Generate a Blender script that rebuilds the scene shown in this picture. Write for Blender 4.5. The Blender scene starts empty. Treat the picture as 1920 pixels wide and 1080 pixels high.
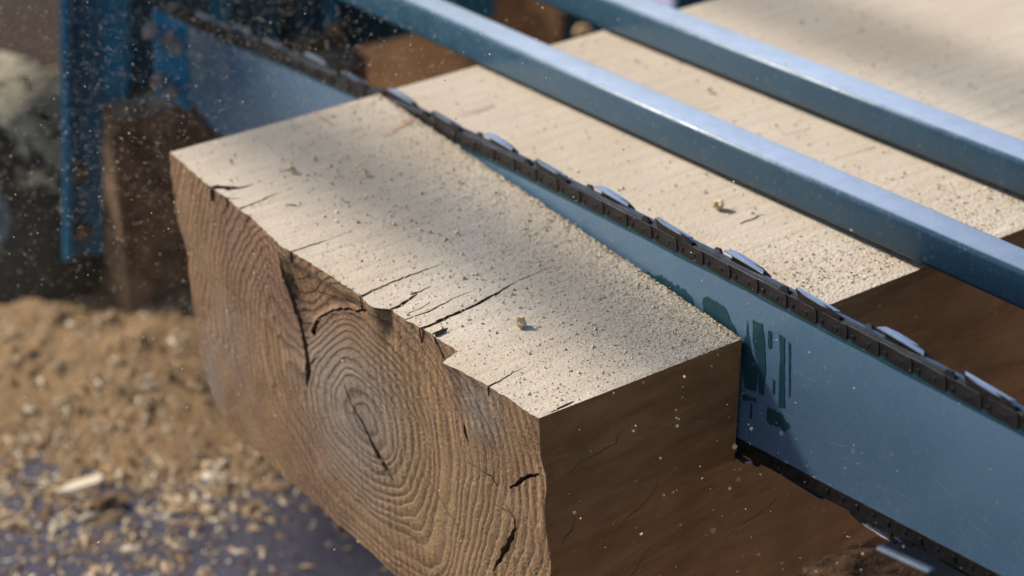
import bpy, bmesh, math, random
import numpy as np
from mathutils import Vector, Matrix
from mathutils.geometry import delaunay_2d_cdt

random.seed(7); RNG = np.random.default_rng(11)
C = bpy.context.scene.collection
scene = bpy.context.scene

# ------------------------------------------------------------------ camera
FPX = 4000.0; HOR = -1650.0
PITCH = math.atan2(540 - HOR, FPX); CAMH = 0.8792017828
cam = bpy.data.cameras.new('camera'); cam_o = bpy.data.objects.new('camera', cam); C.objects.link(cam_o)
cam_o.location = (0, 0, CAMH); cam_o.rotation_euler = (math.pi/2 - PITCH, 0, 0)
cam.sensor_width = 36; cam.lens = FPX/1920*36; cam.clip_start = 0.02; cam.clip_end = 300
cam.dof.use_dof = True; cam.dof.focus_distance = 1.72; cam.dof.aperture_fstop = 3.7; cam.dof.aperture_blades = 7
scene.camera = cam_o

# ------------------------------------------------------------------ sky, sun, exposure
SUN_DIR = Vector((-0.722, 0.320, 0.616)).normalized()      # direction TO the sun
sun_el = math.asin(SUN_DIR.z); sun_az = math.atan2(SUN_DIR.x, SUN_DIR.y)
w = bpy.data.worlds.new('World'); scene.world = w; w.use_nodes = True
wn = w.node_tree; wn.nodes.clear()
sky = wn.nodes.new('ShaderNodeTexSky'); sky.sky_type = 'NISHITA'; sky.sun_disc = False
sky.sun_elevation = sun_el; sky.sun_rotation = sun_az % (2*math.pi)
bg = wn.nodes.new('ShaderNodeBackground'); bg.inputs['Strength'].default_value = 0.072
wo = wn.nodes.new('ShaderNodeOutputWorld')
wn.links.new(sky.outputs[0], bg.inputs[0]); wn.links.new(bg.outputs[0], wo.inputs[0])
sl = bpy.data.lights.new('sun', 'SUN'); sl.energy = 2.95; sl.angle = math.radians(7.5); sl.color = (1.0, 0.95, 0.88)
sun = bpy.data.objects.new('sun', sl); C.objects.link(sun)
sun.rotation_euler = SUN_DIR.to_track_quat('Z', 'Y').to_euler()
scene.view_settings.view_transform = 'Standard'; scene.view_settings.look = 'None'
scene.view_settings.exposure = 1.05; scene.view_settings.gamma = 1.0; scene.view_settings.use_curve_mapping = False

# ------------------------------------------------------------------ frames of reference
def V(*a): return np.array(a, float)
def unit(v): return v/np.linalg.norm(v)
EYE = V(0, 0, CAMH)
_F = V(0, math.cos(PITCH), -math.sin(PITCH)); _U = V(0, math.sin(PITCH), math.cos(PITCH)); _R = V(1, 0, 0)
def ray(x, y): return _F*FPX + _R*(x-960) + _U*(540-y)
def onz(x, y, z=0.0):
    d = ray(x, y); return EYE + d*((CAMH-z)/(-d[2]))
def onpl(x, y, P, n):
    d = ray(x, y); return EYE + d*(((P-EYE)@n)/(d@n))
A = onz(318, 285); B = onz(1010, 785); Cc = onz(1740, 505)
w_ = unit(B-A); l_ = unit(Cc-B); n_ = V(-w_[1], w_[0], 0)      # across, along, away from the end face
if n_@l_ < 0: n_ = -n_
UP = V(0, 0, 1)
K0 = onz(715, 178); K1 = onz(1390, 635)
wk = unit(K1-K0); nk = V(-wk[1], wk[0], 0)
if nk@l_ < 0: nk = -nk
GROUND = -0.64

# ------------------------------------------------------------------ helpers
def newobj(name, verts, faces, mat=None, parent=None, smooth=False, mats=None):
    me = bpy.data.meshes.new(name)
    me.from_pydata([tuple(map(float, v)) for v in verts], [], [tuple(map(int, f)) for f in faces])
    if mats:
        for m in mats: me.materials.append(m)
    elif mat: me.materials.append(mat)
    if smooth: me.polygons.foreach_set('use_smooth', [True]*len(me.polygons))
    me.update()
    o = bpy.data.objects.new(name, me); C.objects.link(o)
    if parent: o.parent = parent
    return o
def frombm(name, bm, mat, parent=None, smooth=False):
    me = bpy.data.meshes.new(name); bmesh.ops.recalc_face_normals(bm, faces=bm.faces); bm.to_mesh(me); bm.free()
    me.materials.append(mat)
    if smooth: me.polygons.foreach_set('use_smooth', [True]*len(me.polygons))
    o = bpy.data.objects.new(name, me); C.objects.link(o)
    if parent: o.parent = parent
    return o
def empty(name, loc=(0, 0, 0)):
    o = bpy.data.objects.new(name, None); o.empty_display_size = 0.05; C.objects.link(o); o.location = loc
    return o
def tag(o, label=None, cat=None, group=None, kind=None):
    if label: o['label'] = label
    if cat: o['category'] = cat
    if group: o['group'] = group
    if kind: o['kind'] = kind
    return o
def rebase(o, base):                       # keep an object's shape in place, put its origin at base
    o.data.transform(Matrix.Translation(-Vector(base))); o.location = base
def prism(outline, P, ex, ey, thick, nrm):
    """outline [(a,b)] in the plane P+a*ex+b*ey, thickness along nrm"""
    n = len(outline); vs = [P+a*ex+b*ey for a, b in outline]; vs += [v+nrm*thick for v in vs]
    fs = [list(range(n)), list(range(2*n-1, n-1, -1))] + [[i, i+n, (i+1) % n+n, (i+1) % n] for i in range(n)]
    return vs, fs
def bevel_prism(name, outline, P, ex, ey, thick, nrm, mat, parent=None, bev=0.002, seg=2):
    vs, fs = prism(outline, P, ex, ey, thick, nrm)
    bm = bmesh.new(); bv = [bm.verts.new(tuple(v)) for v in vs]
    for f in fs: bm.faces.new([bv[i] for i in f])
    bmesh.ops.recalc_face_normals(bm, faces=bm.faces)
    if bev: bmesh.ops.bevel(bm, geom=bm.edges[:], offset=bev, segments=seg, affect='EDGES', profile=.5)
    return frombm(name, bm, mat, parent)
def obox(name, c, ax, ay, az, sx, sy, sz, mat, parent=None, bev=0.003):
    return bevel_prism(name, [(-sx/2, -sy/2), (sx/2, -sy/2), (sx/2, sy/2), (-sx/2, sy/2)], c-az*sz/2, ax, ay, sz, az, mat, parent, bev)
def cyl(name, a, b, r, mat, parent=None, n=24, bev=0.0):
    a = V(*a); b = V(*b); z = unit(b-a); t = V(0, 0, 1) if abs(z[2]) < .9 else V(1, 0, 0)
    x = unit(np.cross(t, z)); y = np.cross(z, x)
    o = bevel_prism(name, [(r*math.cos(i*2*math.pi/n), r*math.sin(i*2*math.pi/n)) for i in range(n)], a, x, y, np.linalg.norm(b-a), z, mat, parent, bev, 1)
    return o

# cheap value noise for numpy
_perm = RNG.random((256, 256))
def vnoise(x, y):
    x = np.asarray(x, float); y = np.asarray(y, float)
    xi = np.floor(x).astype(int); yi = np.floor(y).astype(int); fx = x-xi; fy = y-yi
    fx = fx*fx*(3-2*fx); fy = fy*fy*(3-2*fy)
    g = lambda a, b: _perm[a % 256, b % 256]
    return ((g(xi, yi)*(1-fx)+g(xi+1, yi)*fx)*(1-fy)+(g(xi, yi+1)*(1-fx)+g(xi+1, yi+1)*fx)*fy)*2-1
def fbm(x, y, o=4):
    s = 0; a = 1; t = 0
    for k in range(o): s = s+a*vnoise(x*2**k+17.3*k, y*2**k-9.1*k); t += a; a *= .5
    return s/t
def inpoly(px, py, poly):
    px = np.asarray(px); py = np.asarray(py); r = np.zeros(px.shape, bool); n = len(poly)
    for i in range(n):
        x1, y1 = poly[i]; x2, y2 = poly[(i+1) % n]
        if y1 == y2: continue
        c = ((y1 > py) != (y2 > py)) & (px < (x2-x1)*(py-y1)/(y2-y1)+x1)
        r ^= c
    return r
def seg_dist(px, py, pts):
    d = np.full(np.shape(px), 1e9)
    for (x1, y1), (x2, y2) in zip(pts[:-1], pts[1:]):
        L = (x2-x1)**2+(y2-y1)**2+1e-12; t = np.clip(((px-x1)*(x2-x1)+(py-y1)*(y2-y1))/L, 0, 1)
        d = np.minimum(d, np.hypot(px-x1-t*(x2-x1), py-y1-t*(y2-y1)))
    return d
def crack_poly(pts, wid):
    """pts [(a,b)], wid list of half widths -> left, right offset lines"""
    P = [V(*p) for p in pts]; L = []; Rr = []
    for i, p in enumerate(P):
        t = unit(P[min(i+1, len(P)-1)]-P[max(i-1, 0)]); nn = V(-t[1], t[0])
        h = max(wid[i], 2e-4); L.append(p+nn*h); Rr.append(p-nn*h)
    return L, Rr
def densify(pts, wid, step, jit=0.0):
    op = []; ow = []
    for (p, q, a, b) in zip(pts[:-1], pts[1:], wid[:-1], wid[1:]):
        d = math.dist(p, q); k = max(1, int(d/step))
        for i in range(k):
            t = i/k; j = jit*random.uniform(-1, 1) if (op) else 0
            nn = (-(q[1]-p[1])/d, (q[0]-p[0])/d)
            op.append((p[0]+(q[0]-p[0])*t+nn[0]*j, p[1]+(q[1]-p[1])*t+nn[1]*j)); ow.append((a+(b-a)*t)*random.uniform(.75, 1.25))
    op.append(pts[-1]); ow.append(wid[-1])
    return op, ow
def cdt_sheet(outline, holes, step):
    """triangulate outline minus holes with interior grid points; returns verts2d, tris"""
    ol = np.array(outline); mn = ol.min(0); mx = ol.max(0)
    gx, gy = np.meshgrid(np.arange(mn[0]+step/2, mx[0], step), np.arange(mn[1]+step/2, mx[1], step))
    gx = gx.ravel()+RNG.uniform(-.2, .2, gx.size)*step; gy = gy.ravel()+RNG.uniform(-.2, .2, gy.size)*step
    keep = inpoly(gx, gy, outline); keep &= seg_dist(gx, gy, list(outline)+[outline[0]]) > step*.35
    for h in holes:
        keep &= ~inpoly(gx, gy, h); keep &= seg_dist(gx, gy, list(h)+[h[0]]) > step*.25
    pts = [Vector(p) for p in outline]; edges = [(i, (i+1) % len(outline)) for i in range(len(outline))]
    for h in holes:
        b = len(pts); pts += [Vector(p) for p in h]; edges += [(b+i, b+(i+1) % len(h)) for i in range(len(h))]
    pts += [Vector((x, y)) for x, y in zip(gx[keep], gy[keep])]
    v, e, f, _, _, _ = delaunay_2d_cdt(pts, edges, [], 0, 1e-7)
    v = np.array([tuple(p) for p in v]); f = np.array([t for t in f if len(t) == 3])
    c = v[f].mean(1); ok = inpoly(c[:, 0], c[:, 1], outline)
    for h in holes: ok &= ~inpoly(c[:, 0], c[:, 1], h)
    f = f[ok]
    a = v[f]; ar = (a[:, 1, 0]-a[:, 0, 0])*(a[:, 2, 1]-a[:, 0, 1])-(a[:, 2, 0]-a[:, 0, 0])*(a[:, 1, 1]-a[:, 0, 1])
    f[ar < 0] = f[ar < 0][:, ::-1]
    return v, f

# ------------------------------------------------------------------ materials
def mat(name):
    m = bpy.data.materials.new(name); m.use_nodes = True; nt = m.node_tree
    b = nt.nodes['Principled BSDF']; return m, nt, b
class N:
    def __init__(s, nt): s.nt = nt
    def n(s, t, **k):
        x = s.nt.nodes.new('ShaderNode'+t)
        for a, b in k.items(): setattr(x, a, b)
        return x
    def l(s, a, b): s.nt.links.new(a, b)
    def put(s, sock, val):
        if hasattr(val, 'is_linked') or isinstance(val, bpy.types.NodeSocket): s.l(val, sock)
        else: sock.default_value = val
    def coord(s, kind='Object'): return s.n('TexCoord').outputs[kind]
    def uv(s): return s.n('UVMap', uv_map='UVMap').outputs[0]
    def attr(s, name): return s.n('Attribute', attribute_name=name).outputs['Fac']
    def mapping(s, v, scale=(1, 1, 1), loc=(0, 0, 0), rot=(0, 0, 0)):
        m = s.n('Mapping'); s.l(v, m.inputs[0]); m.inputs['Scale'].default_value = scale; m.inputs['Location'].default_value = loc; m.inputs['Rotation'].default_value = rot; return m.outputs[0]
    def noise(s, v, scale, detail=4, rough=.55, dist=0):
        t = s.n('TexNoise'); s.l(v, t.inputs['Vector']); t.inputs['Scale'].default_value = scale; t.inputs['Detail'].default_value = detail; t.inputs['Roughness'].default_value = rough; t.inputs['Distortion'].default_value = dist; return t.outputs['Fac']
    def voro(s, v, scale, feat='F1', rand=1):
        t = s.n('TexVoronoi', feature=feat); s.l(v, t.inputs['Vector']); t.inputs['Scale'].default_value = scale; t.inputs['Randomness'].default_value = rand; return t.outputs['Distance']
    def math(s, op, a, b=0.0, c=0.0, clamp=False):
        m = s.n('Math', operation=op, use_clamp=clamp); s.put(m.inputs[0], a); s.put(m.inputs[1], b); s.put(m.inputs[2], c); return m.outputs[0]
    def rng(s, v, a, b, c=0.0, d=1.0):
        m = s.n('MapRange'); s.put(m.inputs[0], v); m.inputs[1].default_value = a; m.inputs[2].default_value = b; m.inputs[3].default_value = c; m.inputs[4].default_value = d; return m.outputs[0]
    def mix(s, f, a, b, blend='MIX'):
        m = s.n('Mix', data_type='RGBA', blend_type=blend); s.put(m.inputs[0], f)
        for sock, v in ((m.inputs[6], a), (m.inputs[7], b)):
            if isinstance(v, tuple): sock.default_value = (*v, 1) if len(v) == 3 else v
            else: s.l(v, sock)
        return m.outputs[2]
    def bump(s, h, strength=.5, dist=.002, prev=None):
        b = s.n('Bump'); s.l(h, b.inputs['Height']); b.inputs['Strength'].default_value = strength; b.inputs['Distance'].default_value = dist
        if prev: s.l(prev, b.inputs['Normal'])
        return b.outputs[0]

def m_top():
    m, nt, b = mat('fresh_sawn_oak'); g = N(nt); o = g.coord()
    uv = g.uv()
    st = g.mapping(uv, (30, 190, 1), rot=(0, 0, .05))        # fibres run along the beam (u = along)
    fib = g.noise(g.mapping(uv, (9, 160, 1)), 1, 5, .6)
    big = g.noise(o, 6, 3, .5)
    col = g.mix(g.rng(big, .3, .72), (.50, .41, .305), (.60, .52, .415))
    col = g.mix(g.rng(fib, .35, .75, 0, .5), col, (.40, .31, .215))
    arc = g.n('TexWave', wave_type='BANDS', bands_direction='Y', wave_profile='SAW'); g.l(g.mapping(uv, (.35, 1, 1), rot=(0, 0, .03)), arc.inputs[0]); arc.inputs['Scale'].default_value = 14; arc.inputs['Distortion'].default_value = 5; arc.inputs['Detail'].default_value = 3; arc.inputs['Detail Scale'].default_value = .8
    col = g.mix(g.math('MULTIPLY', g.rng(arc.outputs['Fac'],   .55, 1), .2), col, (.40, .29, .185))
    gr = g.noise(o, 380, 3, .6)
    col = g.mix(g.rng(gr, .52, .75, 0, .45), col, (.36, .26, .17))
    sp = g.voro(o, 120)
    col = g.mix(g.math('MULTIPLY', g.rng(sp, .10, .02), g.rng(g.noise(o, 31, 2), .5, .6)), col, (.16, .09, .05))
    rough_amt = g.attr('dust')
    g.l(col, b.inputs['Base Color']); b.inputs['Roughness'].default_value = .85; b.inputs['Specular IOR Level'].default_value = .2
    h1 = g.noise(g.mapping(uv, (300, 480, 1)), 1, 5, .75); h2 = g.voro(o, 330)
    h = g.math('MULTIPLY_ADD', g.math('SUBTRACT', h1, h2), g.rng(rough_amt, 0, 1, .35, 1.25), g.math('MULTIPLY', fib, .8))
    saw = g.noise(g.mapping(uv, (260, 12, 1), rot=(0, 0, .12)), 1, 3, .5)     # marks left across the beam by the saw
    h = g.math('MULTIPLY_ADD', saw, .35, h)
    g.l(g.bump(h, .8, .00085), b.inputs['Normal'])
    return m
def m_end():
    m, nt, b = mat('oak_end_grain'); g = N(nt); o = g.coord(); uv = g.uv()
    ring = g.attr('ring'); ang = g.attr('ang')
    fn = g.noise(uv, 55, 4, .6)
    wob = g.math('MULTIPLY_ADD', g.math('SUBTRACT', fn, .5), .55, ring)
    fr = g.math('FRACT', wob)
    late = g.math('MULTIPLY', g.rng(fr, .30, .82), g.rng(fr, 1.0, .88))              # dark latewood line of each ring
    idn = g.noise(g.mapping(uv, (14, 14, 1), (3, 1, 0)), 1, 3)
    base = g.mix(g.rng(idn, .35, .7), (.215, .100, .034), (.335, .185, .074))
    base = g.mix(g.attr('red'), base, (.17, .068, .032))
    base = g.mix(g.attr('gold'), base, (.29, .165, .062))
    base = g.mix(g.attr('gray'), base, (.30, .25, .205))
    dark = g.mix(.70, base, (.045, .016, .006), 'MIX')
    col = g.mix(g.math('MULTIPLY', late, g.rng(g.noise(uv, 22, 3), .25, .6, .35, .95)), base, dark)
    fine = g.noise(g.mapping(uv, (430, 300, 1), rot=(0, 0, .4)), 1, 4, .75)
    col = g.mix(g.rng(fine, .5, .72, 0, .6), col, (.46, .36, .26))
    col = g.mix(g.rng(fine, .47, .3, 0, .7), col, (.05, .024, .012))
    # medullary rays, thin and pale, running out from the heart
    cv = g.n('CombineXYZ'); g.l(ang, cv.inputs[0]); g.l(g.math('MULTIPLY', ring, .05), cv.inputs[1])
    rays = g.noise(cv.outputs[0], 26, 4, .75)
    col = g.mix(g.rng(rays, .56, .72, 0, .5), col, (.42, .32, .23))
    sc = g.n('TexWave', wave_type='BANDS', bands_direction='DIAGONAL', wave_profile='SIN')
    g.l(g.mapping(uv, (1, .55, 1), rot=(0, 0, .5)), sc.inputs[0]); sc.inputs['Scale'].default_value = 45; sc.inputs['Distortion'].default_value = 2.5; sc.inputs['Detail'].default_value = 2
    patch = g.rng(g.noise(uv, 7, 2), .4, .62)
    sawm = g.math('MULTIPLY', sc.outputs['Fac'], patch)
    h = g.math('MULTIPLY_ADD', late, -.70, g.math('MULTIPLY', fine, 1.5))
    h = g.math('MULTIPLY_ADD', rays, .9, h); h = g.math('MULTIPLY_ADD', sawm, .8, h)
    h = g.math('MULTIPLY_ADD', g.noise(uv, 140, 4, .6), .6, h)
    g.l(g.bump(h, .95, .0020), b.inputs['Normal'])
    g.l(col, b.inputs['Base Color']); b.inputs['Roughness'].default_value = .62; b.inputs['Specular IOR Level'].default_value = .35
    return m
def m_side():
    m, nt, b = mat('dark_weathered_oak_side'); g = N(nt); o = g.coord(); uv = g.uv()
    fib = g.noise(g.mapping(uv, (9, 45, 1), rot=(0, 0, -.25)), 1, 6, .7, .8)
    col = g.mix(g.rng(fib, .3, .7), (.34, .105, .036), (.58, .225, .085))
    col = g.mix(g.rng(g.noise(o, 9, 4, .6), .5, .7, 0, .6), col, (.26, .10, .04))
    col = g.mix(g.rng(g.voro(o, 210), .13, .05, 0, .6), col, (.35, .27, .2))
    g.l(col, b.inputs['Base Color']); b.inputs['Roughness'].default_value = .75; b.inputs['Specular IOR Level'].default_value = .15
    h = g.math('MULTIPLY_ADD', g.noise(o, 300, 4), .4, fib)
    g.l(g.bump(h, .5, .002), b.inputs['Normal'])
    return m
def m_groove():
    m, nt, b = mat('dark_crack_wood'); b.inputs['Base Color'].default_value = (.11, .055, .028, 1); b.inputs['Roughness'].default_value = .9; return m
def m_paint(name, c1, c2, rough=.4, dustc=(.30, .25, .19), dust=.25, metal=.0, spec=.5, sc=1.0, bumpd=.0006, sky_sheen=None):
    m, nt, b = mat(name); g = N(nt); o = g.coord()
    n1 = g.noise(o, 5*sc, 4, .6); col = g.mix(g.rng(n1, .35, .68), c1, c2)
    geo = g.n('NewGeometry').outputs['Normal']; sep = g.n('SeparateXYZ'); g.l(geo, sep.inputs[0])
    d = g.math('MULTIPLY', g.rng(g.noise(o, 160*sc, 3, .7), .58, .72), g.rng(sep.outputs[2], -.4, .8, .35, 1.0))
    col = g.mix(g.math('MULTIPLY', d, dust), col, dustc)
    if sky_sheen:
        col = g.mix(g.math('MULTIPLY', g.rng(sep.outputs[2], .75, .98), g.rng(g.noise(o, 60, 5, .7), .2, .6, .62, .80)), col, sky_sheen)  # sky reflection put into the colour: upward faces tinted pale
    g.l(col, b.inputs['Base Color']); b.inputs['Metallic'].default_value = metal
    g.l(g.rng(g.noise(o, 40*sc, 4, .6), .3, .7, rough*.8, min(1, rough*1.35)), b.inputs['Roughness'])
    b.inputs['Specular IOR Level'].default_value = spec
    g.l(g.bump(g.noise(o, 220*sc, 4, .6), .35, bumpd), b.inputs['Normal'])
    return m
def m_simple(name, c, rough=.7, metal=0, bs=None, var=.25, ns=40):
    m, nt, b = mat(name); g = N(nt); o = g.coord()
    c2 = tuple(x*(1-var*1.6) for x in c); c1 = tuple(min(1, x*(1+var)) for x in c)
    g.l(g.mix(g.rng(g.noise(o, ns, 4, .6), .3, .7), c2, c1), b.inputs['Base Color'])
    b.inputs['Roughness'].default_value = rough; b.inputs['Metallic'].default_value = metal
    if rough >= .85: b.inputs['Specular IOR Level'].default_value = .1
    if bs: g.l(g.bump(g.noise(o, bs[0], 4, .65), bs[2], bs[1]), b.inputs['Normal'])
    return m
def m_chip(name, ca, cb, sc=300):
    m, nt, b = mat(name); g = N(nt); o = g.coord()
    col = g.mix(g.rng(g.noise(o, sc, 1), .35, .65), ca, cb); g.l(col, b.inputs['Base Color'])
    b.inputs['Roughness'].default_value = .85; b.inputs['Specular IOR Level'].default_value = .2; return m

M_TOP = m_top(); M_END = m_end(); M_SIDE = m_side(); M_GRV = m_groove()
M_RAIL = m_paint('slate_blue_rail_paint', (.020, .058, .092), (.030, .076, .118), .34, (.42, .40, .38), .30, 0, .55, sky_sheen=(.46, .54, .68))  # pale tops are painted sky reflection
M_BAR = m_paint('blue_grey_bar_paint', (.112, .198, .285), (.128, .218, .305), .25, (.40, .40, .40), .28, .25, .7)
M_TEAL = m_paint('teal_worn_paint', (.004, .038, .05), (.006, .055, .07), .5, (.15, .15, .15), .12)
M_BLUE = m_paint('bright_blue_frame_paint', (.006, .16, .28), (.012, .21, .35), .38, (.30, .25, .2), .45)
M_DBLUE = m_paint('dark_blue_frame_paint', (.006, .075, .130), (.010, .105, .170), .5, (.12, .11, .10), .5)
M_NAVY = m_paint('grimy_navy_panel', (.008, .055, .082), (.012, .105, .15), .55, (.12, .11, .10), .5, sc=1.5)
M_CHAIN = m_simple('oily_chain_steel', (.020, .017, .016), .5, .35, (500, .0006, .5), .5, 120)
M_LINK = m_simple('polished_link_steel', (.22, .25, .30), .3, 1.0, None, .2, 90)
M_CUT = m_simple('bright_cutter_steel', (.66, .72, .82), .34, 1.0, None, .08, 90)
M_RUBBER = m_simple('dusty_black_rubber', (.018, .019, .018), .8, 0, (60, .004, .6), .5, 20)
M_DUSTY = m_simple('pale_sawdust_crust', (.30, .265, .20), .9, 0, (70, .012, .9), .45, 26)
M_HUB = m_simple('grey_blue_wheel_hub', (.14, .19, .24), .6, .1, None, .3, 15)
M_BROWN = m_simple('brown_timber', (.20, .115, .062), .85, 0, (150, .002, .6), .25, 30)
M_PILE = None

# ------------------------------------------------------------------ ground
def m_ground():
    m, nt, b = mat('wet_dark_yard_floor'); g = N(nt); o = g.coord()
    col = g.mix(g.rng(g.noise(o, 3.5, 5, .6), .35, .65), (.026, .022, .032), (.050, .048, .072))
    col = g.mix(g.rng(g.noise(o, 70, 4, .6), .5, .8, 0, .5), col, (.13, .12, .13))
    far = g.n('SeparateXYZ'); g.l(o, far.inputs[0])
    col = g.mix(g.rng(far.outputs[1], 2.7, 3.2), col, g.mix(g.rng(far.outputs[0], -.3, .3), (.050, .032, .022), (.34, .31, .42)))  # far right painted pale lavender to show the floor as lit
    g.l(col, b.inputs['Base Color']); g.l(g.rng(g.noise(o, 12, 3), .3, .7, .45, .85), b.inputs['Roughness']); g.l(g.rng(far.outputs[1], 2.5, 3.0, .4, .04), b.inputs['Specular IOR Level'])
    g.l(g.bump(g.noise(o, 90, 5, .65), .5, .004), b.inputs['Normal'])
    return m
gs = 40
gr = newobj('ground', [(-gs, -gs, GROUND), (gs, -gs, GROUND), (gs, gs, GROUND), (-gs, gs, GROUND)], [(0, 1, 2, 3)], m_ground())
tag(gr, kind='structure')

# ------------------------------------------------------------------ the timber
W = 0.6
front_px = [(318,285),(345,307),(362,323),(386,344),(402,355),(424,369),(438,383),(452,395),(470,407),(505,441),(530,464),(544,471),(560,480),(592,500),(615,514),(638,530),
            (677,555),(690,570),(703,577),(732,579),(760,600),(775,606),(789,616),(812,629),(835,645),(853,656),(860,659),(850,665),(830,680),(838,684),(860,694),(915,724),(960,752),(1000,779),(1010,785)]
def topuv(px, py):                        # pixel -> (across s, along n) on the top plane, origin A
    X = onz(px, py)-A; return (float(X@w_), float(X@n_))
front = [topuv(*p) for p in front_px]; front[0] = (0., 0.); front[-1] = (W, 0.)
def fdens(pts, step=.0035, jit=.0009):
    out = []
    for p, q in zip(pts[:-1], pts[1:]):
        d = math.dist(p, q); k = max(1, int(d/step)); nn = (-(q[1]-p[1])/d, (q[0]-p[0])/d)
        for i in range(k):
            j = random.uniform(-jit, jit) if i else 0
            out.append((p[0]+(q[0]-p[0])*i/k+nn[0]*j, p[1]+(q[1]-p[1])*i/k+nn[1]*j))
    return out+[pts[-1]]
front = fdens(front)
k0 = topuv(715, 178); k1 = topuv(1390, 635)
kd = (k1[0]-k0[0], k1[1]-k0[1])
def kline(s, off=0.0):                    # the saw cut, as (s, n) at a given s
    t = (s-k0[0])/kd[0]; L = math.hypot(*kd)
    return (s, k0[1]+kd[1]*t+off*L/kd[0])
KERF = 0.017
LEN = 2.3
lu = float(l_@w_), float(l_@n_)           # beam axis in (s,n)
def pxcrack(pts, wpx, conv, wscale):
    return [conv(*p) for p in pts], [x*wscale/2 for x in wpx]
top_cr = [([(544,473),(580,461),(612,451),(660,434)],[3.5,3,2,.8]),
          ([(677,556),(708,541),(740,527),(770,516),(800,505),(832,494)],[5,4,4,3.5,2.5,.8]),
          ([(732,580),(752,572),(770,560),(782,551)],[5,7,5,2.5]), ([(770,552),(788,546),(808,536)],[4,3,1]),
          ([(760,599),(782,591),(800,585),(850,560),(884,547)],[3,2,3,2,1]), ([(765,588),(790,577),(806,566)],[2,2,1]),
          ([(789,617),(818,605),(850,590),(880,577),(910,562),(940,545),(968,528)],[7,6,8,7,5.5,4,1]),
          ([(968,528),(1000,514),(1040,498)],[1,1.6,.8]),
          ([(915,725),(935,715),(955,703),(980,690)],[3,2.5,2,.8]),
          ([(449,392),(470,384),(492,375),(512,366),(530,360)],[5,4.5,4,3,.8]),
          ([(393,352),(408,350),(430,353),(455,352),(474,346)],[6,11,13,7,1.5]), ([(424,371),(436,373),(452,371)],[4,4,1]),
          ([(1032,774),(1050,765),(1064,759),(1076,752)],[1,4,4,1]),
          ([(534,385),(548,384),(560,387)],[1,5,1.5]), ([(530,320),(545,318),(560,322)],[1,6,1])]
top_cr2 = [([(1388,420),(1400,415),(1412,411),(1422,405),(1436,402)],[2,3.5,5,3,1]),
           ([(1470,255),(1520,240)],[1,1.2]), ([(1560,300),(1640,275)],[1,1.2]), ([(1290,215),(1350,200)],[1,1.2])]
def build_top(outline, cracks, vert_fn, step, depth):
    holes = []; gv = []; gf = []
    for pts, wp in cracks:
        p, wd = pxcrack(pts, wp, topuv, .00062); p, wd = densify(p, wd, .004, .0007)
        L, Rr = crack_poly(p, wd); holes.append([tuple(x) for x in L]+[tuple(x) for x in Rr[::-1]])
        b = len(gv); k = len(p)
        for i in range(k):
            dd = min(depth, wd[i]*7+.002)
            gv += [(*L[i], 0), (*p[i], -dd), (*Rr[i], 0)]
        for i in range(k-1):
            a = b+3*i; gf += [(a, a+1, a+4, a+3), (a+1, a+2, a+5, a+4)]
    v, f = cdt_sheet(outline, holes, step)
    return v, f, gv, gf
s_far = W+.0
# front slab top: front outline then back along the cut
near_edge = fdens([kline(W), kline(0)], .004, .0011)
near_edge = [(a, b) for a, b in near_edge]
corner_r = (k1[0], k1[1]); 
slab_outline = front+[tuple(p) for p in near_edge]
v1, f1, gv1, gf1 = build_top(slab_outline, top_cr, None, .0065, .014)
far_out = [kline(0, KERF), kline(W, KERF)]
E1 = (W+lu[0]*0, LEN); E0 = (0.0, LEN)
back_outline = fdens([far_out[0], far_out[1]], .006, .0008)+[E1, E0]
# red timber-marking pencil lines come later as parts
v2, f2, gv2, gf2 = build_top(back_outline, top_cr2, None, .012, .012)

verts = []; faces = []; fmat = []; uvs = []; dust = []; ring = []; angs = []; red = []; gold = []; gray = []
def addverts(P, uv, d=0, r=None, an=None, rd=None, gd=None, gy=None):
    b = len(verts); k = len(P); verts.extend(P); uvs.extend(uv)
    z = [0]*k
    dust.extend(d if hasattr(d, '__len__') else [d]*k)
    for lst, x in ((ring, r), (angs, an), (red, rd), (gold, gd), (gray, gy)): lst.extend(list(x) if x is not None else z)
    return b
def addfaces(F, b, mi): faces.extend([tuple(int(i)+b for i in f) for f in F]); fmat.extend([mi]*len(F))
def P3(s, n, z=0.0): return A+w_*s+n_*n+UP*z
for (v, f, gv, gf, rough) in ((v1, f1, gv1, gf1, True), (v2, f2, gv2, gf2, False)):
    s, nn = v[:, 0], v[:, 1]
    if rough:
        t = (s-k0[0])/kd[0]; dk = (k0[1]+kd[1]*t)-nn
        d = np.clip(1-dk/.085, 0, 1)**.7*np.clip(.35+s*1.6, 0, 1)*.95+.18+.15*fbm(s*14, nn*14)
        z = .0006*fbm(s*55, nn*55)+.0010*fbm(s*160, nn*160)*d
        edge = seg_dist(s, nn, [(a, b) for a, b in near_edge]) < .0015; z = z-np.where(edge, .0012*RNG.random(s.size), 0)
    else:
        d = .12+.9*np.clip((s-.42)/.15, 0, 1)+.15*fbm(s*9, nn*9); z = .0006*fbm(s*50, nn*50)
    d = np.clip(d, 0, 1.0)
    b = addverts([P3(a, q, zz) for a, q, zz in zip(s, nn, z)], [(q, a) for a, q in zip(s, nn)], list(d))
    addfaces(f, b, 0)
    b = addverts([P3(*g) for g in gv], [(g[1], g[0]) for g in gv], 0); addfaces(gf, b, 3)

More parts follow.
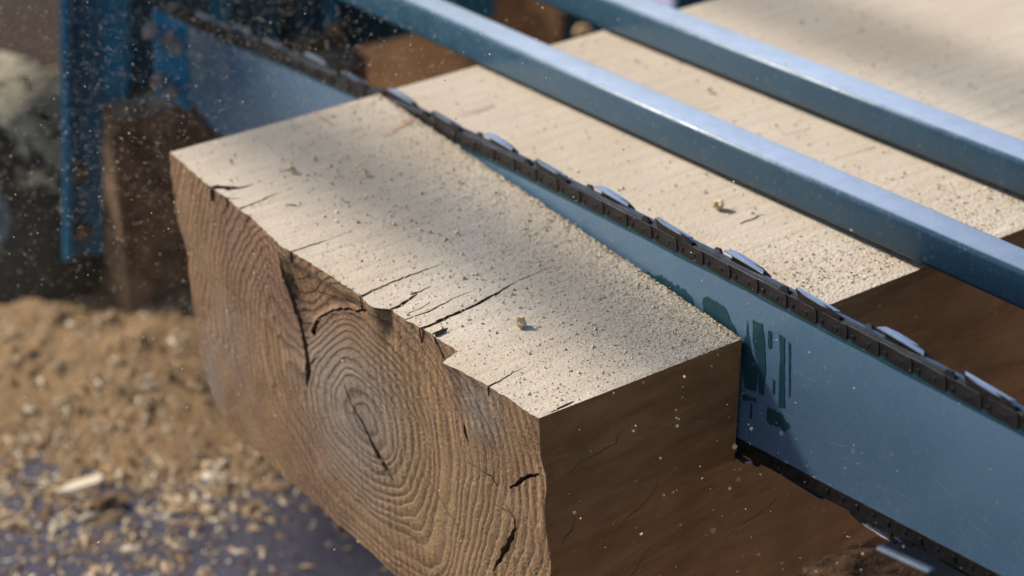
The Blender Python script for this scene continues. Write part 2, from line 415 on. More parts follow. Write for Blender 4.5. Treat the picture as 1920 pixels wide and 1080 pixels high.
# ---- end grain face: coordinates (s, z)
def enduv(px, py):
    X = onpl(px, py, A, n_)-A; return (float(X@w_), float(X[2]))
BOT = -0.272
left_px = [(318,285),(321,330),(327,380),(334,420),(345,460),(352,510),(360,560),(366,600),(373,645),(383,690),(395,730),(408,762)]
end_left = [enduv(*p) for p in left_px]; end_left[0] = (0, 0)
end_left += [(.085, BOT+.003), (.16, BOT-.002), (.26, BOT+.001), (.36, BOT-.003), (.47, BOT), (.56, BOT-.001)]
def lean(z): return .098*min(-z, .16)+ .06*max(0, -z-.16)
right = [(W+lean(z)+(0 if z > -.045 else .0022*math.sin(z*90)+.003), z) for z in np.linspace(0, BOT, 24)]
end_outline = fdens(end_left, .006, .0006)[:-1]+[(.57, BOT)]+right[::-1]
end_outline = end_outline[::1]
# top boundary samples: monotone version of the front line, z = 0
fr_s = []; fr_n = []
for a, q in front:
    if not fr_s or a > fr_s[-1]+.0006: fr_s.append(a); fr_n.append(q)
fr_s = np.array(fr_s); fr_n = np.array(fr_n)
end_outline = end_outline+[(float(a), 0.0) for a in fr_s[::-1] if .001 < a < W-.001]
end_cr = [([(545,474),(553,512),(564,558),(577,598),(584,640),(588,690),(584,722)],[3,6,8,8,9,10,4]),
          ([(598,622),(604,600),(611,590),(630,581),(655,577),(680,581),(700,578)],[9,7,4,3,4,3,4]),
          ([(655,715),(668,752),(690,800),(706,840),(722,872),(740,904)],[1.5,2.5,4,6,10,3]),
          ([(874,795),(877,812),(883,830)],[3,6,2]), ([(880,866),(900,876),(925,892),(934,912)],[2,2,3,1]),
          ([(958,915),(976,902),(992,895),(1011,890)],[2,4,4,3]),  # dark groove shaped as the shadow of a step in the face
          ([(944,940),(966,972),(966,992),(952,1022),(938,1044),(925,1070)],[1,3,3,6,5,2]),
          ([(790,893),(812,920),(840,962),(868,1000)],[1,1.6,1.6,1]), ([(800,628),(812,655),(828,682)],[4,4,3]),
          ([(930,945),(950,958),(968,975)],[1,2,2]), ([(585,690),(600,672),(610,664)],[2,2,1]),
          ([(560,520),(600,545),(640,556),(680,572)],[1,1.5,1.5,1])]
holes = []; egv = []; egf = []; crk_sz = []
for pts, wp in end_cr:
    p, wd = pxcrack(pts, wp, enduv, .0009); crk_sz.append(p); p, wd = densify(p, wd, .004, .0009)
    L, Rr = crack_poly(p, wd); holes.append([tuple(x) for x in L]+[tuple(x) for x in Rr[::-1]]); b = len(egv)
    for i in range(len(p)): egv += [(*L[i], 0), (*p[i], min(.016, wd[i]*6+.002)), (*Rr[i], 0)]
    for i in range(len(p)-1): a = b+3*i; egf += [(a, a+3, a+4, a+1), (a+1, a+4, a+5, a+2)]
ev, ef = cdt_sheet(end_outline, holes, .0042)
hc = enduv(690, 790)
step_line = [enduv(*p) for p in ((853,662),(845,690),(858,740),(874,795),(880,866))]
wedge = [enduv(*p) for p in ((545,470),(566,560),(590,625),(604,600),(630,581),(703,578))]
def end_off(s, z):
    s = np.asarray(s, float); z = np.asarray(z, float)
    # the edge profile runs down into the face and fades; the step near the right follows the split
    base = np.interp(s, fr_s, fr_n)
    sm = np.interp(s, fr_s, np.convolve(np.pad(fr_n, 12, mode='edge'), np.ones(25)/25, 'valid'))
    k = np.clip(-z/.05, 0, 1); o = base*(1-k)+sm*k
    o = o*np.exp(z/.16)
    amp = np.clip(-z/.03, 0, 1)
    o = o+amp*.0035*fbm(s*9+3, z*9)+amp*.0012*fbm(s*40, z*40)
    wm = inpoly(s, z, wedge)
    o = o+np.where(wm, .006*np.clip(seg_dist(s, z, wedge+[wedge[0]])/.006, 0, 1), 0)*amp
    return o
def fields(s, z):
    dx = s-hc[0]; dz = z-hc[1]
    # rings are close to circles round the heart, a little squeezed in height; the part left of the
    # big split has its own centre
    lf = np.clip((enduv(575, 600)[0]-s)/.05, 0, 1)*1.0
    c2 = enduv(640, 700); cx = hc[0]*(1-lf)+c2[0]*lf; cz = hc[1]*(1-lf)+c2[1]*lf
    dx = s-cx; dz = z-cz
    u_ = dx*1.0+dz*.10; v_ = dz*1.15-dx*.22
    wx = .020*fbm(s*6+1.7, z*6); wz = .020*fbm(s*6-4.1, z*6+8.3)
    r = np.hypot(u_+wx, v_+wz)
    r = np.sqrt(r*r+.0003)+.0045*fbm(s*18, z*18)+.0012*fbm(s*60, z*60)
    a = np.arctan2(dz+wz*.6, dx+wx*.6)
    # a second little swirl low on the right, where a branch grew
    h2 = enduv(815, 1075); r2 = np.hypot((s-h2[0]), (z-h2[1])*.8)
    r = r-.030*np.exp(-(r2/.05)**2)+.012*np.exp(-(np.hypot(s-enduv(600, 560)[0], z-enduv(600, 560)[1])/.035)**2)
    # the grain jumps across the big split
    left = inpoly(s, z, [(-1, 1)]+[enduv(*p) for p in ((545,400),(545,474),(564,558),(584,640),(585,722))]+[enduv(560, 760), (-1, enduv(560, 760)[1])])
    rg = r/.0100+1.6*vnoise(r*26+3.3, 0*r+7.7)+.5*vnoise(r*70, 0*r+2.2)+np.where(left, .45, 0)+np.where(inpoly(s, z, wedge), 1.4+s*22, 0)
    def blob(px, py, rad, rz=None):
        c = enduv(px, py); return np.exp(-((s-c[0])/rad)**2-((z-c[1])/(rz or rad))**2)
    nz = fbm(s*22, z*22)*.5
    gy = np.clip(blob(660, 720, .07, .045)*1.3+blob(660, 840, .055, .05)+blob(905, 760, .028, .03)*1.1+blob(400, 720, .02, .05)+blob(440, 640, .04, .06)*.5+nz*.4, 0, 1)*.62
    rd = np.clip(blob(450, 420, .05, .05)+blob(520, 520, .05, .05)*.9+blob(620, 960, .05, .05)*.6+blob(570, 830, .05, .05)*.5+nz*.5, 0, 1)*.7
    gd = np.clip(blob(850, 960, .13, .08)*1.2+blob(780, 740, .05, .05)*.6+nz*.3, 0, 1)*.85
    return rg, a, rd, gd, gy
s, z = ev[:, 0], ev[:, 1]; off = end_off(s, z); rg, an, rd, gd, gy = fields(s, z)
b = addverts([P3(a, o, q) for a, o, q in zip(s, off, z)], [(a, q) for a, q in zip(s, z)], 0, rg, an, rd, gd, gy)
addfaces(ef, b, 1)
if egv:
    g_ = np.array(egv); oo = end_off(g_[:, 0], g_[:, 1])
    b = addverts([P3(a, o+d, q) for (a, q, d), o in zip(egv, oo)], [(a, q) for a, q, d in egv]); addfaces(egf, b, 3)

# ---- right side face, coordinates (L, z) with L along the beam from B
Bk = K1-B; Lk = float(Bk@n_); 
slot_z0 = -0.118                         # depth of the cut at this side
KL0 = kline(W)[1]; KL1 = KL0+KERF*1.03
def side_pt(L, z):
    ln = (lean(z)+(0 if z > -.045 else .0022*math.sin(z*90)+.003))*max(0, 1-L/KL0) if L < KL0 else 0
    o = 0.0
    if L < .03: o = float(end_off(np.array([W]), np.array([z]))[0])*(1-L/.03)
    return A+w_*(W+ln)+n_*(L+o)+UP*z
side_out = [(0., zz) for zz in np.linspace(0, BOT, 24)]+[(.15, BOT), (.5, BOT), (LEN, BOT), (LEN, 0), (KL1, 0), (KL1, slot_z0), (KL0, slot_z0), (KL0, 0), (.07, 0)]
scr = []
for L0, z0, L1, z1, ww in ((.05,-.20,.11,-.165,1.2),(.09,-.262,.17,-.215,2),(.012,-.118,.03,-.10,1.5),(.30,-.03,.34,-.022,3),(.20,-.20,.27,-.175,1.2),(.07,-.13,.12,-.105,.9),(.02,-.055,.09,-.04,.8)):
    pts = [(L0+(L1-L0)*t, z0+(z1-z0)*t+.003*math.sin(t*7)) for t in (0, .25, .5, .75, 1)]
    scr.append((pts, [.0002, ww*.0002, ww*.0004, ww*.0003, .0002]))
sh = []; sgv = []; sgf = []
for pts, wd in scr:
    pts, wd = densify(pts, wd, .006, .0006); L_, R_ = crack_poly(pts, wd); sh.append([tuple(x) for x in L_]+[tuple(x) for x in R_[::-1]]); b = len(sgv)
    for i in range(len(pts)): sgv += [(*L_[i], 0), (*pts[i], .006), (*R_[i], 0)]
    for i in range(len(pts)-1): a = b+3*i; sgf += [(a, a+3, a+4, a+1), (a+1, a+4, a+5, a+2)]
sv, sf = cdt_sheet(side_out, sh, .016)
b = addverts([side_pt(L, zz) for L, zz in sv], [(L, zz) for L, zz in sv]); addfaces(sf, b, 2)
b = addverts([side_pt(L, zz)-w_*d for L, zz, d in sgv], [(L, zz) for L, zz, d in sgv]); addfaces(sgf, b, 3)

# ---- kerf walls and floor, hidden faces
slot_z1 = -0.222                         # cut depth at the far side
zb0, zb1 = slot_z0, slot_z1
a0 = P3(*kline(W)); a1 = P3(*kline(0)); c0 = P3(*kline(W, KERF)); c1 = P3(*kline(0, KERF))
b = addverts([a0, a1, a1+UP*zb1, a0+UP*zb0, c0, c1, c1+UP*zb1, c0+UP*zb0], [(0, 0)]*8)
addfaces([(1, 0, 3, 2), (4, 5, 6, 7), (3, 7, 6, 2)], b, 2)
# left (far) side: offsets follow the wane; plain strips along the beam
ls = [p for p in end_left]+[(.57, BOT), (W, BOT)]
NL = 14
ys = [0, .02]+[LEN*i/NL for i in range(1, NL+1)]
for (p, q) in zip(ls[:-1], ls[1:]):
    if p[1] > BOT+.02:
        row = []
        for yy in ys:
            row += [(p, yy), (q, yy)]
        b = addverts([P3(pp[0], yy+(float(end_off(np.array([pp[0]]), np.array([pp[1]]))[0]) if yy == 0 else 0), pp[1]) for pp, yy in row], [(yy, pp[1]) for pp, yy in row])
        fcs = []
        for i in range(len(ys)-1):
            # leave the slot open on this side, down to its floor
            y0, y1 = ys[i], ys[i+1]; fcs.append((2*i, 2*i+2, 2*i+3, 2*i+1))
        addfaces(fcs, b, 2)
b = addverts([P3(.08, 0.01, BOT), P3(W+.02, 0.01, BOT), P3(W, LEN, BOT), P3(.08, LEN, BOT)], [(0, 0)]*4); addfaces([(0, 3, 2, 1)], b, 2)
b = addverts([P3(0, LEN, 0), P3(W, LEN, 0), P3(W, LEN, BOT), P3(.08, LEN, BOT)], [(0, 0)]*4); addfaces([(0, 1, 2, 3)], b, 2)

beam = newobj('timber_beam', verts, faces, mats=[M_TOP, M_END, M_SIDE, M_GRV])
me = beam.data
me.polygons.foreach_set('material_index', fmat)
uvl = me.uv_layers.new(name='UVMap'); li = np.zeros(len(me.loops), int); me.loops.foreach_get('vertex_index', li)
uvl.data.foreach_set('uv', np.array(uvs)[li].ravel())
for nm, arr in (('dust', dust), ('ring', ring), ('ang', angs), ('red', red), ('gold', gold), ('gray', gray)):
    at = me.attributes.new(nm, 'FLOAT', 'POINT'); at.data.foreach_set('value', np.array(arr, float))
sm_ = np.array(fmat) == 0
me.polygons.foreach_set('use_smooth', [bool(m_ in (0, 1)) for m_ in fmat])
rebase(beam, (float(A[0]), float(A[1]), BOT))
tag(beam, 'thick squared oak timber with cracked end grain, being crosscut by the saw bar', 'timber')

# red pencil marks, thin strips on the sawn face
M_RED = m_simple('red_lumber_crayon', (.46, .21, .16), .9)
def strip(name, pts, wpx, z, parent, mt):
    P, wd = pxcrack(pts, wpx, topuv, .0005); P, wd = densify(P, wd, .004, .0012); L, R_ = crack_poly(P, wd)
    k = len(P); vs = [P3(*x, z) for x in L]+[P3(*x, z) for x in R_]
    o = newobj(name, vs, [(i+k, i+k+1, i+1, i) for i in range(k-1)], mt)
    if parent: o.parent = parent; o.matrix_parent_inverse = Matrix.Translation(-parent.location)
    return o
strip('crayon_mark', [(588,211),(600,220),(612,228),(624,236)], [2,3,2.5,1.5], .0016, beam, M_RED)
strip('crayon_mark', [(712,262),(730,252),(748,240),(758,232),(776,226)], [1.5,2.5,4,7,4], .0016, beam, M_RED)
strip('crayon_mark', [(862,217),(880,213),(900,208),(926,198)], [2,3,3.5,3], .0016, beam, M_RED)

# ------------------------------------------------------------------ the chain saw: bar, chain, guard rails
FACE = K0+nk*.0035                        # near face of the bar
BT = 0.008                                # bar thickness
def barsz(px, py):
    X = onpl(px, py, FACE, nk)-K0; return (float(X@wk), float(X[2]))
def PB(s, z, d=0.0): return K0+nk*(.0035+d)+wk*s+UP*z
top_px = [(462,90),(560,129),(675,178),(800,236),(900,286),(1000,337),(1100,388),(1200,432),(1285,474),(1455,563),(1581,628),(1680,680),(1800,743),(1920,808)]
tp = np.array([barsz(*p) for p in top_px]); bp = np.array([barsz(*p) for p in ((1387,826),(1600,938),(1873,1080))])
tc = np.polyfit(tp[:, 0], tp[:, 1], 3); bc = np.polyfit(bp[:, 0], bp[:, 1], 1)
S_R = 1.22
ztop = lambda s: np.polyval(tc, np.clip(s, tp[0, 0], tp[-1, 0]))+np.where(s > tp[-1, 0], (s-tp[-1, 0])*np.polyval(np.polyder(tc), tp[-1, 0]), 0)+np.where(s < tp[0, 0], (s-tp[0, 0])*np.polyval(np.polyder(tc), tp[0, 0]), 0)
bl = barsz(405, 250)
def zbot(s):
    lin = np.polyval(bc, s)
    # convex lower edge, meets the nose
    t = np.clip((s-bl[0])/(bp[0, 0]-bl[0]), 0, 1); chord = bl[1]+(np.polyval(bc, bp[0, 0])-bl[1])*t
    return np.where(s > bp[0, 0], lin, chord-.006*np.sin(np.pi*t))
S_L = -0.50
ss = np.linspace(S_L, S_R, 70)
zt = ztop(ss); zb = zbot(np.maximum(ss, bl[0]))-np.where(ss < bl[0], (ss-bl[0])*.35, 0)*1
zb = np.where(ss < bl[0], bl[1]+(bl[0]-ss)*.25, zb)
mid = (zt[0]+zb[0])/2; rad = (zt[0]-zb[0])/2
nose = [(S_L-rad*.95*math.sin(a), mid+rad*math.cos(a)) for a in np.linspace(0, math.pi, 18)][1:-1]
bar_outline = list(zip(ss, zb))+list(zip(ss[::-1], zt[::-1]))+nose
saw = empty('chain_saw', tuple(PB(.3, 0)+UP*(GROUND))); SAWLOC = Vector(saw.location)
def par(o, p=saw):
    o.parent = p; o.matrix_parent_inverse = p.matrix_world.inverted() if p is not saw else Matrix.Translation(-SAWLOC)
    return o
bar = par(bevel_prism('guide_bar', bar_outline, PB(0, 0), wk, UP, BT, nk, M_BAR, None, .0008, 1))
tag(saw, 'blue-grey chainsaw bar and chain cutting through the oak, two slanted rails above it', 'chain saw')
# teal paint left along the worn upper edge
te = []
for q in ss[4:-2]: te.append((q, float(ztop(q))-.0004))
for q in ss[4:-2][::-1]: te.append((q, float(ztop(q))-.0045-.001*random.random()))
def subdecal(name, outline, d, mt, par_):
    o = newobj(name, [PB(a, b_, d) for a, b_ in outline], [list(range(len(outline)))], mt)
    o.parent = par_; o.matrix_parent_inverse = Matrix.Identity(4) if par_ is bar else Matrix.Identity(4)
    return o
def rough_outline(pts, step=.004, jit=.0012, jag_dir=None):
    o = []
    for p, q in zip(pts, pts[1:]+[pts[0]]):
        d = math.dist(p, q); k = max(1, int(d/step))
        for i in range(k):
            t = i/k; o.append((p[0]+(q[0]-p[0])*t+random.uniform(-.3, .3)*jit, p[1]+(q[1]-p[1])*t+random.uniform(-1, 1)*jit))
    return o
bpy.context.view_layer.update()
def decal_px(pts, jit=.0013, step=.0035, d=-.0005):
    pts = [barsz(*p) for p in pts]; o = rough_outline(pts, step, jit)
    return subdecal('paint_mark', o, d, M_TEAL, bar)
subdecal('edge_paint', te, -.0006, M_TEAL, bar)
decal_px([(1195,507),(1215,512),(1235,516),(1262,530),(1285,545),(1300,560),(1306,585),(1296,590),(1270,572),(1230,545)], .0025, .0022)
decal_px([(1318,560),(1328,556),(1345,566),(1358,572),(1370,600),(1385,630),(1378,636),(1350,615),(1320,592)], .0012)
decal_px([(1412,600),(1430,606),(1434,640),(1436,690),(1432,742),(1424,735),(1420,680),(1412,640)], .0012)
decal_px([(1441,620),(1447,622),(1448,652),(1441,653)], .001, .002)
decal_px([(1461,628),(1472,632),(1472,660),(1471,700),(1472,766),(1460,762),(1462,700),(1463,660)], .001)
decal_px([(1479,640),(1483,645),(1482,740),(1480,748)], .0006, .002)
decal_px([(1450,710),(1453,712),(1453,738),(1449,738)], .0006, .002)
decal_px([(1400,625),(1402,600),(1404,630),(1410,660),(1420,690),(1420,720),(1418,738),(1398,730),(1393,700),(1392,650)], .002, .003)
decal_px([(1393,738),(1418,746),(1417,754),(1394,748)], .0015, .003)
decal_px([(1408,756),(1411,757),(1410,785),(1406,784)], .0006, .002)
decal_px([(1437,765),(1460,772),(1476,786),(1482,808),(1470,806),(1455,800),(1440,792)], .0035, .0025)
# thin pale scratches in the paint
M_SCR = m_simple('bare_metal_scratch', (.42, .50, .60), .3, .3)
for k in range(26):
    px = random.uniform(1230, 1900); sz = barsz(px, 560+(px-1390)*.52+random.uniform(70, 330)); L = random.uniform(.004, .03); an_ = random.uniform(-.25, .35)
    pts = [sz, (sz[0]+L*math.cos(an_), sz[1]+L*math.sin(an_)), (sz[0]+L*math.cos(an_), sz[1]+L*math.sin(an_)+.0003), (sz[0], sz[1]+.0004)]
    if float(zbot(np.array(sz[0])))+.006 < sz[1] < float(ztop(sz[0]))-.01: subdecal('scratch', pts, -.0004, M_SCR, bar)

# chain path round the bar: (s, z) centre line a little outside the edge
path = [(a, float(b_)) for a, b_ in zip(ss, zt)][::-1]+nose+[(a, float(b_)) for a, b_ in zip(ss, zb)]
path = np.array(path); seg = np.r_[0, np.cumsum(np.hypot(*np.diff(path, axis=0).T))]; PL = seg[-1]
def at(d, outw=0.0):
    x = np.interp(d, seg, path[:, 0]); y = np.interp(d, seg, path[:, 1])
    x2 = np.interp(min(d+.01, PL), seg, path[:, 0]); y2 = np.interp(min(d+.01, PL), seg, path[:, 1])
    x1 = np.interp(max(d-.01, 0), seg, path[:, 0]); y1 = np.interp(max(d-.01, 0), seg, path[:, 1])
    t = unit(V(x2-x1, y2-y1)); nn = V(t[1], -t[0])     # outward: path runs right->left on top, so outward is up
    if nn[1] < 0 and d < seg[69]: nn = -nn
    return V(x, y)+nn*outw, t, nn
# outward sign check
_, t0_, nn0 = at(.2)
SGN = 1 if nn0[1] > 0 else -1
def at2(d, outw):
    x = np.array([np.interp(d, seg, path[:, 0]), np.interp(d, seg, path[:, 1])])
    hi = min(d+.012, PL); lo = max(d-.012, 0)
    t = unit(np.array([np.interp(hi, seg, path[:, 0])-np.interp(lo, seg, path[:, 0]), np.interp(hi, seg, path[:, 1])-np.interp(lo, seg, path[:, 1])]))
    nn = V(t[1], -t[0])                     # t=(-1,0) on top -> nn=(0,1) up ; bottom t=(1,0) -> (0,-1) down
    return x+nn*outw, t, nn
ds = np.linspace(0, PL, 260)
def band(lo, hi, d0, d1):
    vs = []; fs = []
    for d in ds:
        p, t, nn = at2(d, 0)
        for o_, dd in ((lo, d0), (hi, d0), (hi, d1), (lo, d1)): q = p+nn*o_; vs.append(PB(q[0], q[1], dd))
    for i in range(len(ds)-1):
        a = 4*i
        for j in range(4): fs.append((a+j, a+4+j, a+4+(j+1) % 4, a+(j+1) % 4))
    return vs, fs
vs, fs = band(.0012, .0138, BT/2-.0018, BT/2+.0018)
chain = par(newobj('saw_chain', vs, fs, M_LINK))
bpy.context.view_layer.update()
def link_mesh():
    vs = []; fs = []; Lk_, h = .0425, .0128
    for side in (-1, 1):
        d0 = side*.0022; d1 = side*.0048; out = []
        for k in range(9):
            a = math.pi/2+math.pi*k/8; out.append((-Lk_/2+h*.28+math.cos(a)*h*.28, math.copysign(abs(math.sin(a))**.55, math.sin(a))*h/2))
        for k in range(9):
            a = -math.pi/2+math.pi*k/8; out.append((Lk_/2-h*.28+math.cos(a)*h*.28, math.copysign(abs(math.sin(a))**.55, math.sin(a))*h/2))
        b_ = len(vs); n = len(out)
        vs += [(x, d0, y) for x, y in out]+[(x, d1+side*.0012*x/Lk_, y) for x, y in out]+[(x*.997, d1+side*.0001+side*.0012*x/Lk_, y*.985) for x, y in out]
        fs += [[b_+i, b_+(i+1) % n, b_+n+(i+1) % n, b_+n+i] for i in range(n)]+[[b_+n+i, b_+n+(i+1) % n, b_+2*n+(i+1) % n, b_+2*n+i] for i in range(n)]+[list(range(b_+2*n, b_+3*n))]
        for cx in (-.0085, .0085):
            b_ = len(vs); n2 = 12; rr = .0022
            vs += [(cx+rr*math.cos(i*math.pi/6), d1, rr*math.sin(i*math.pi/6)-.001) for i in range(n2)]+[(cx+rr*.8*math.cos(i*math.pi/6), d1+side*.0011, rr*.8*math.sin(i*math.pi/6)-.001) for i in range(n2)]
            fs += [[b_+i, b_+(i+1) % n2, b_+n2+(i+1) % n2, b_+n2+i] for i in range(n2)]+[list(range(b_+n2, b_+2*n2))]
    return vs, fs
def cutter_mesh(side):
    """side plate rising above the strap and a top plate that leans out over it, sharpened edge to -x"""
    y0 = side*.0030; y1 = side*.0046; yo = side*.0062
    prof = [(-.024, .006), (-.022, .0125), (-.026, .0200), (.016, .0175), (.026, .0140), (.027, .0085), (.020, .005)]
    vs = [(x, y0, z_) for x, z_ in prof]+[(x, y1, z_) for x, z_ in prof]; n = len(prof)
    fs = [list(range(n)), list(range(2*n-1, n-1, -1))]+[[i, (i+1) % n, n+(i+1) % n, n+i] for i in range(n)]
    b_ = len(vs); TOPF = len(fs)
    yo = side*.0058; otl = [(-.0290, -side*.0006, .0196), (-.0240, yo*.7, .0204), (-.012, yo, .0197), (.008, yo*.95, .0181), (.019, yo*.5, .0170), (.022, -side*.0004, .0166)]
    n = len(otl); vs += otl+[(x, y, z_-.0012) for x, y, z_ in otl]
    fs += [[b_+i for i in range(n)], [b_+2*n-1-i for i in range(n)]]+[[b_+i, b_+(i+1) % n, b_+n+(i+1) % n, b_+n+i] for i in range(n)]
    b_ = len(vs)                             # depth gauge hump in front of the edge
    hump = [(-.046, .006), (-.047, .011), (-.044, .0160), (-.038, .0165), (-.034, .011), (-.032, .006)]
    vs += [(x, y0*.6, z_) for x, z_ in hump]+[(x, y1*.9, z_) for x, z_ in hump]; n = len(hump)
    fs += [[b_+i for i in range(n)], [b_+2*n-1-i for i in range(n)]]+[[b_+i, b_+(i+1) % n, b_+n+(i+1) % n, b_+n+i] for i in range(n)]
    return vs, fs
def protomesh(name, vf, mt, top=None):
    me_ = bpy.data.meshes.new(name); me_.from_pydata([tuple(v) for v in vf[0]], [], [tuple(f) for f in vf[1]]); me_.materials.append(mt)
    if top:
        me_.materials.append(top)
        for i in range(len(me_.polygons)): me_.polygons[i].material_index = 1 if 9 <= i < 17 else 0
    bm = bmesh.new(); bm.from_mesh(me_); bmesh.ops.recalc_face_normals(bm, faces=bm.faces); bm.to_mesh(me_); bm.free(); return me_
lm = protomesh('chain_link', link_mesh(), M_CHAIN)
cms = [protomesh('cutter', cutter_mesh(-1), M_CHAIN, M_CUT), protomesh('cutter', cutter_mesh(1), M_CHAIN, M_CUT)]
def place_on_chain(me_, name, d, outw):
    q, t, nn = at2(d, outw)
    X = -(wk*t[0]+UP*t[1]); Y = nk; Z = wk*nn[0]+UP*nn[1]     # local x to the right on top
    p = PB(q[0], q[1], BT/2)
    o = bpy.data.objects.new(name, me_); C.objects.link(o)
    M = Matrix(((X[0], Y[0], Z[0], p[0]), (X[1], Y[1], Z[1], p[1]), (X[2], Y[2], Z[2], p[2]), (0, 0, 0, 1)))
    o.parent = chain; o.matrix_parent_inverse = chain.matrix_world.inverted(); o.matrix_world = M
    return o
PITCHL = PL/100
for i in range(100): place_on_chain(lm, 'chain_link', PITCHL*(i+.5), .0046)
# cutters alternate near side and far side; phase set from one that shows at the middle of the picture
dref = None
sref = barsz(1265, 425)[0]; dref = float(np.interp(-sref, -path[:70, 0], seg[:70])); 
sp_ = abs(barsz(1265, 474)[0]-barsz(1035, 356)[0])/2
k = 0; d = dref % sp_
kk0 = int(dref//sp_)
while d < PL-.02:
    place_on_chain(cms[(k-kk0) % 2], 'cutter', d, -.0005); d += sp_; k += 1

# guard rails: square tubes on the same slope as the bar
def rail_from(pxa, pxb, z0, z1, size, name, s0=-.62, s1=1.28):
    a = onz(*pxa, z0); b_ = onz(*pxb, z1); d = unit(b_-a); up = unit(UP-d*(UP@d)); sd = np.cross(up, d)
    if sd@nk < 0: sd = -sd
    sa = (a-K0)@wk; a0_ = a+d*((s0-sa)/(d@wk)); L = (s1-s0)/(d@wk); h, wd = size; r = h*.16
    out = []
    for cx, cy, a_ in ((wd-r, h-r, 0), (r, h-r, 90), (r, r, 180), (wd-r, r, 270)):
        for q in range(5): t = math.radians(a_+q*22.5); out.append((cx+r*math.cos(t), cy+r*math.sin(t)))
    vs, fs = prism(out, a0_, sd, up, L, d)
    o = newobj(name, vs, fs, M_RAIL); n = len(out)
    for i, p in enumerate(o.data.polygons): p.use_smooth = len(p.vertices) == 4
    return par(o), a0_, d, up, L
rails = []
rails.append(rail_from((900, 124), (1740, 505), .004, .008, (.037, .037), 'guard_rail'))
rails.append(rail_from((1160, 67), (1920, 371), .004, .008, (.036, .040), 'guard_rail'))
# two more rails of the same guard, higher up: they are above the picture and throw the soft bands of shade
def upper_rail(pc, z_at, size):
    X = onz(*pc); t = z_at/SUN_DIR.z; P = X+V(*SUN_DIR)*t
    dd = rails[0][2]; s_ = (P-K0)@wk; a0_ = P+dd*((-1.45-s_)/(dd@wk)); L = 2.73/(dd@wk); h, wd = size
    out = [(-wd/2, -h/2), (wd/2, -h/2), (wd/2, h/2), (-wd/2, h/2)]
    return par(bevel_prism('guard_rail', out, a0_, nk, unit(UP-dd*(UP@dd)), L, dd, M_RAIL, None, .006, 3)), P
r3, p3_ = upper_rail((850, 420), .68, (.065, .065)); r4, p4_ = upper_rail((1640, 75), .68, (.045, .045))
for pp_ in (p3_, p4_):
    for t in (-.9, -.45, 0, .45, .9, 1.3):
        q = pp_+rails[0][2]*t-EYE; pass
# end plates that join bar and rails beyond both ends of the picture
for s_e, nm in ((1.245, 'drive_plate'),):
    obx = obox(nm, PB(s_e, .27, .05), wk, nk, UP, .05, .66, .70, M_BLUE, None, .006); par(obx)
motor = par(cyl('drive_housing', PB(1.30, .03, -.10), PB(1.30, .03, .17), .085, M_DBLUE, None, 32, .01))

# ------------------------------------------------------------------ blue machine frame at the back left
frame = empty('blue_machine', (-0.7, 2.75, GROUND)); FL = Vector(frame.location)
def parf(o, p=None):
    o.parent = p or frame
    if p is None: o.matrix_parent_inverse = Matrix.Translation(-FL)
    return o
YN = V(0, 1, 0)
def ypl(px, py, Y): return onpl(px, py, V(0, Y, 0), YN)
def plate(name, pts, Y, thick, mt, bev=.002):
    P = [ypl(*p, Y) for p in pts]; o2 = [(float(p[0]), float(p[2])) for p in P]
    return parf(bevel_prism(name, o2, V(0, Y, 0), _R, UP, thick, YN, mt, None, bev, 1))
def bolt(px, py, Y, r, mt, parent=None):
    p = ypl(px, py, Y); o = cyl('bolt', p-YN*.012, p+YN*.004, r, mt, None, 6 if mt is not M_DUSTY else 10, .001)
    return parf(o) if parent is None else o
M_BOLT = m_simple('dusty_zinc_bolt', (.30, .27, .23), .7, .2, None, .3, 40)
# hanging angle post: bright narrow flange and a dark web with holes
post = plate('hanging_post', [(122,-340),(190,-340),(193,478),(126,482)], 2.50, .008, M_DBLUE)
fl = plate('post_flange', [(104,-340),(123,-340),(134,488),(119,492)], 2.475, .05, M_BLUE)
for q in ((155,432),(150,320)): bolt(q[0], q[1], 2.497, .011, M_BROWN)
# bracket round the nose of the bar
plate('nose_bracket', [(186,-340),(236,-340),(240,205),(190,212)], 2.62, .03, M_BLUE)
plate('bracket_web', [(236,-340),(300,-340),(300,192),(240,200)], 2.66, .02, M_NAVY)
brk = plate('nose_bracket', [(285,22),(352,52),(356,212),(330,196),(292,186)], 2.35, .012, M_BLUE)
for q in ((283,55),(318,70),(322,168),(330,85),(297,150)): bolt(q[0], q[1], 2.347, .009, M_BOLT)
plate('bracket_web', [(190,-340),(352,-340),(352,60),(250,30),(190,20)], 2.74, .03, M_NAVY)
# cabinet behind the chain
plate('cabinet_panel', [(345,-340),(650,-340),(648,125),(345,125)], 3.05, .05, M_NAVY)
plate('cabinet_panel', [(520,-340),(800,-340),(800,55),(640,100),(640,128),(520,128)], 3.02, .02, M_NAVY)
plate('cabinet_post', [(603,-340),(632,-340),(632,118),(606,118)], 2.93, .03, M_BLUE)
plate('cabinet_post', [(470,-340),(520,-340),(524,118),(480,118)], 2.98, .03, M_DBLUE)
plate('cabinet_post', [(395,-340),(432,-340),(432,70),(395,70)], 2.96, .03, M_BLUE)
plate('cabinet_post', [(556,-340),(590,-340),(590,118),(560,118)], 2.97, .02, M_DBLUE)
bolt(625, 57, 2.925, .011, m_simple('orange_bolt', (.55, .33, .14), .6))
# blue cross member and right post behind the block
plate('cross_member', [(640,-60),(1240,-120),(1240,-18),(1010,8),(950,26),(700,84),(640,98)], 3.35, .06, M_BLUE)
plate('cabinet_post', [(1052,-60),(1136,-60),(1136,85),(1052,110)], 3.30, .05, M_DBLUE)
plate('post_flange', [(1086,-60),(1130,-60),(1130,85),(1086,95)], 3.28, .018, M_BLUE)
bolt(1094, 62, 3.272, .016, m_simple('ochre_bolt', (.62, .42, .2), .6))
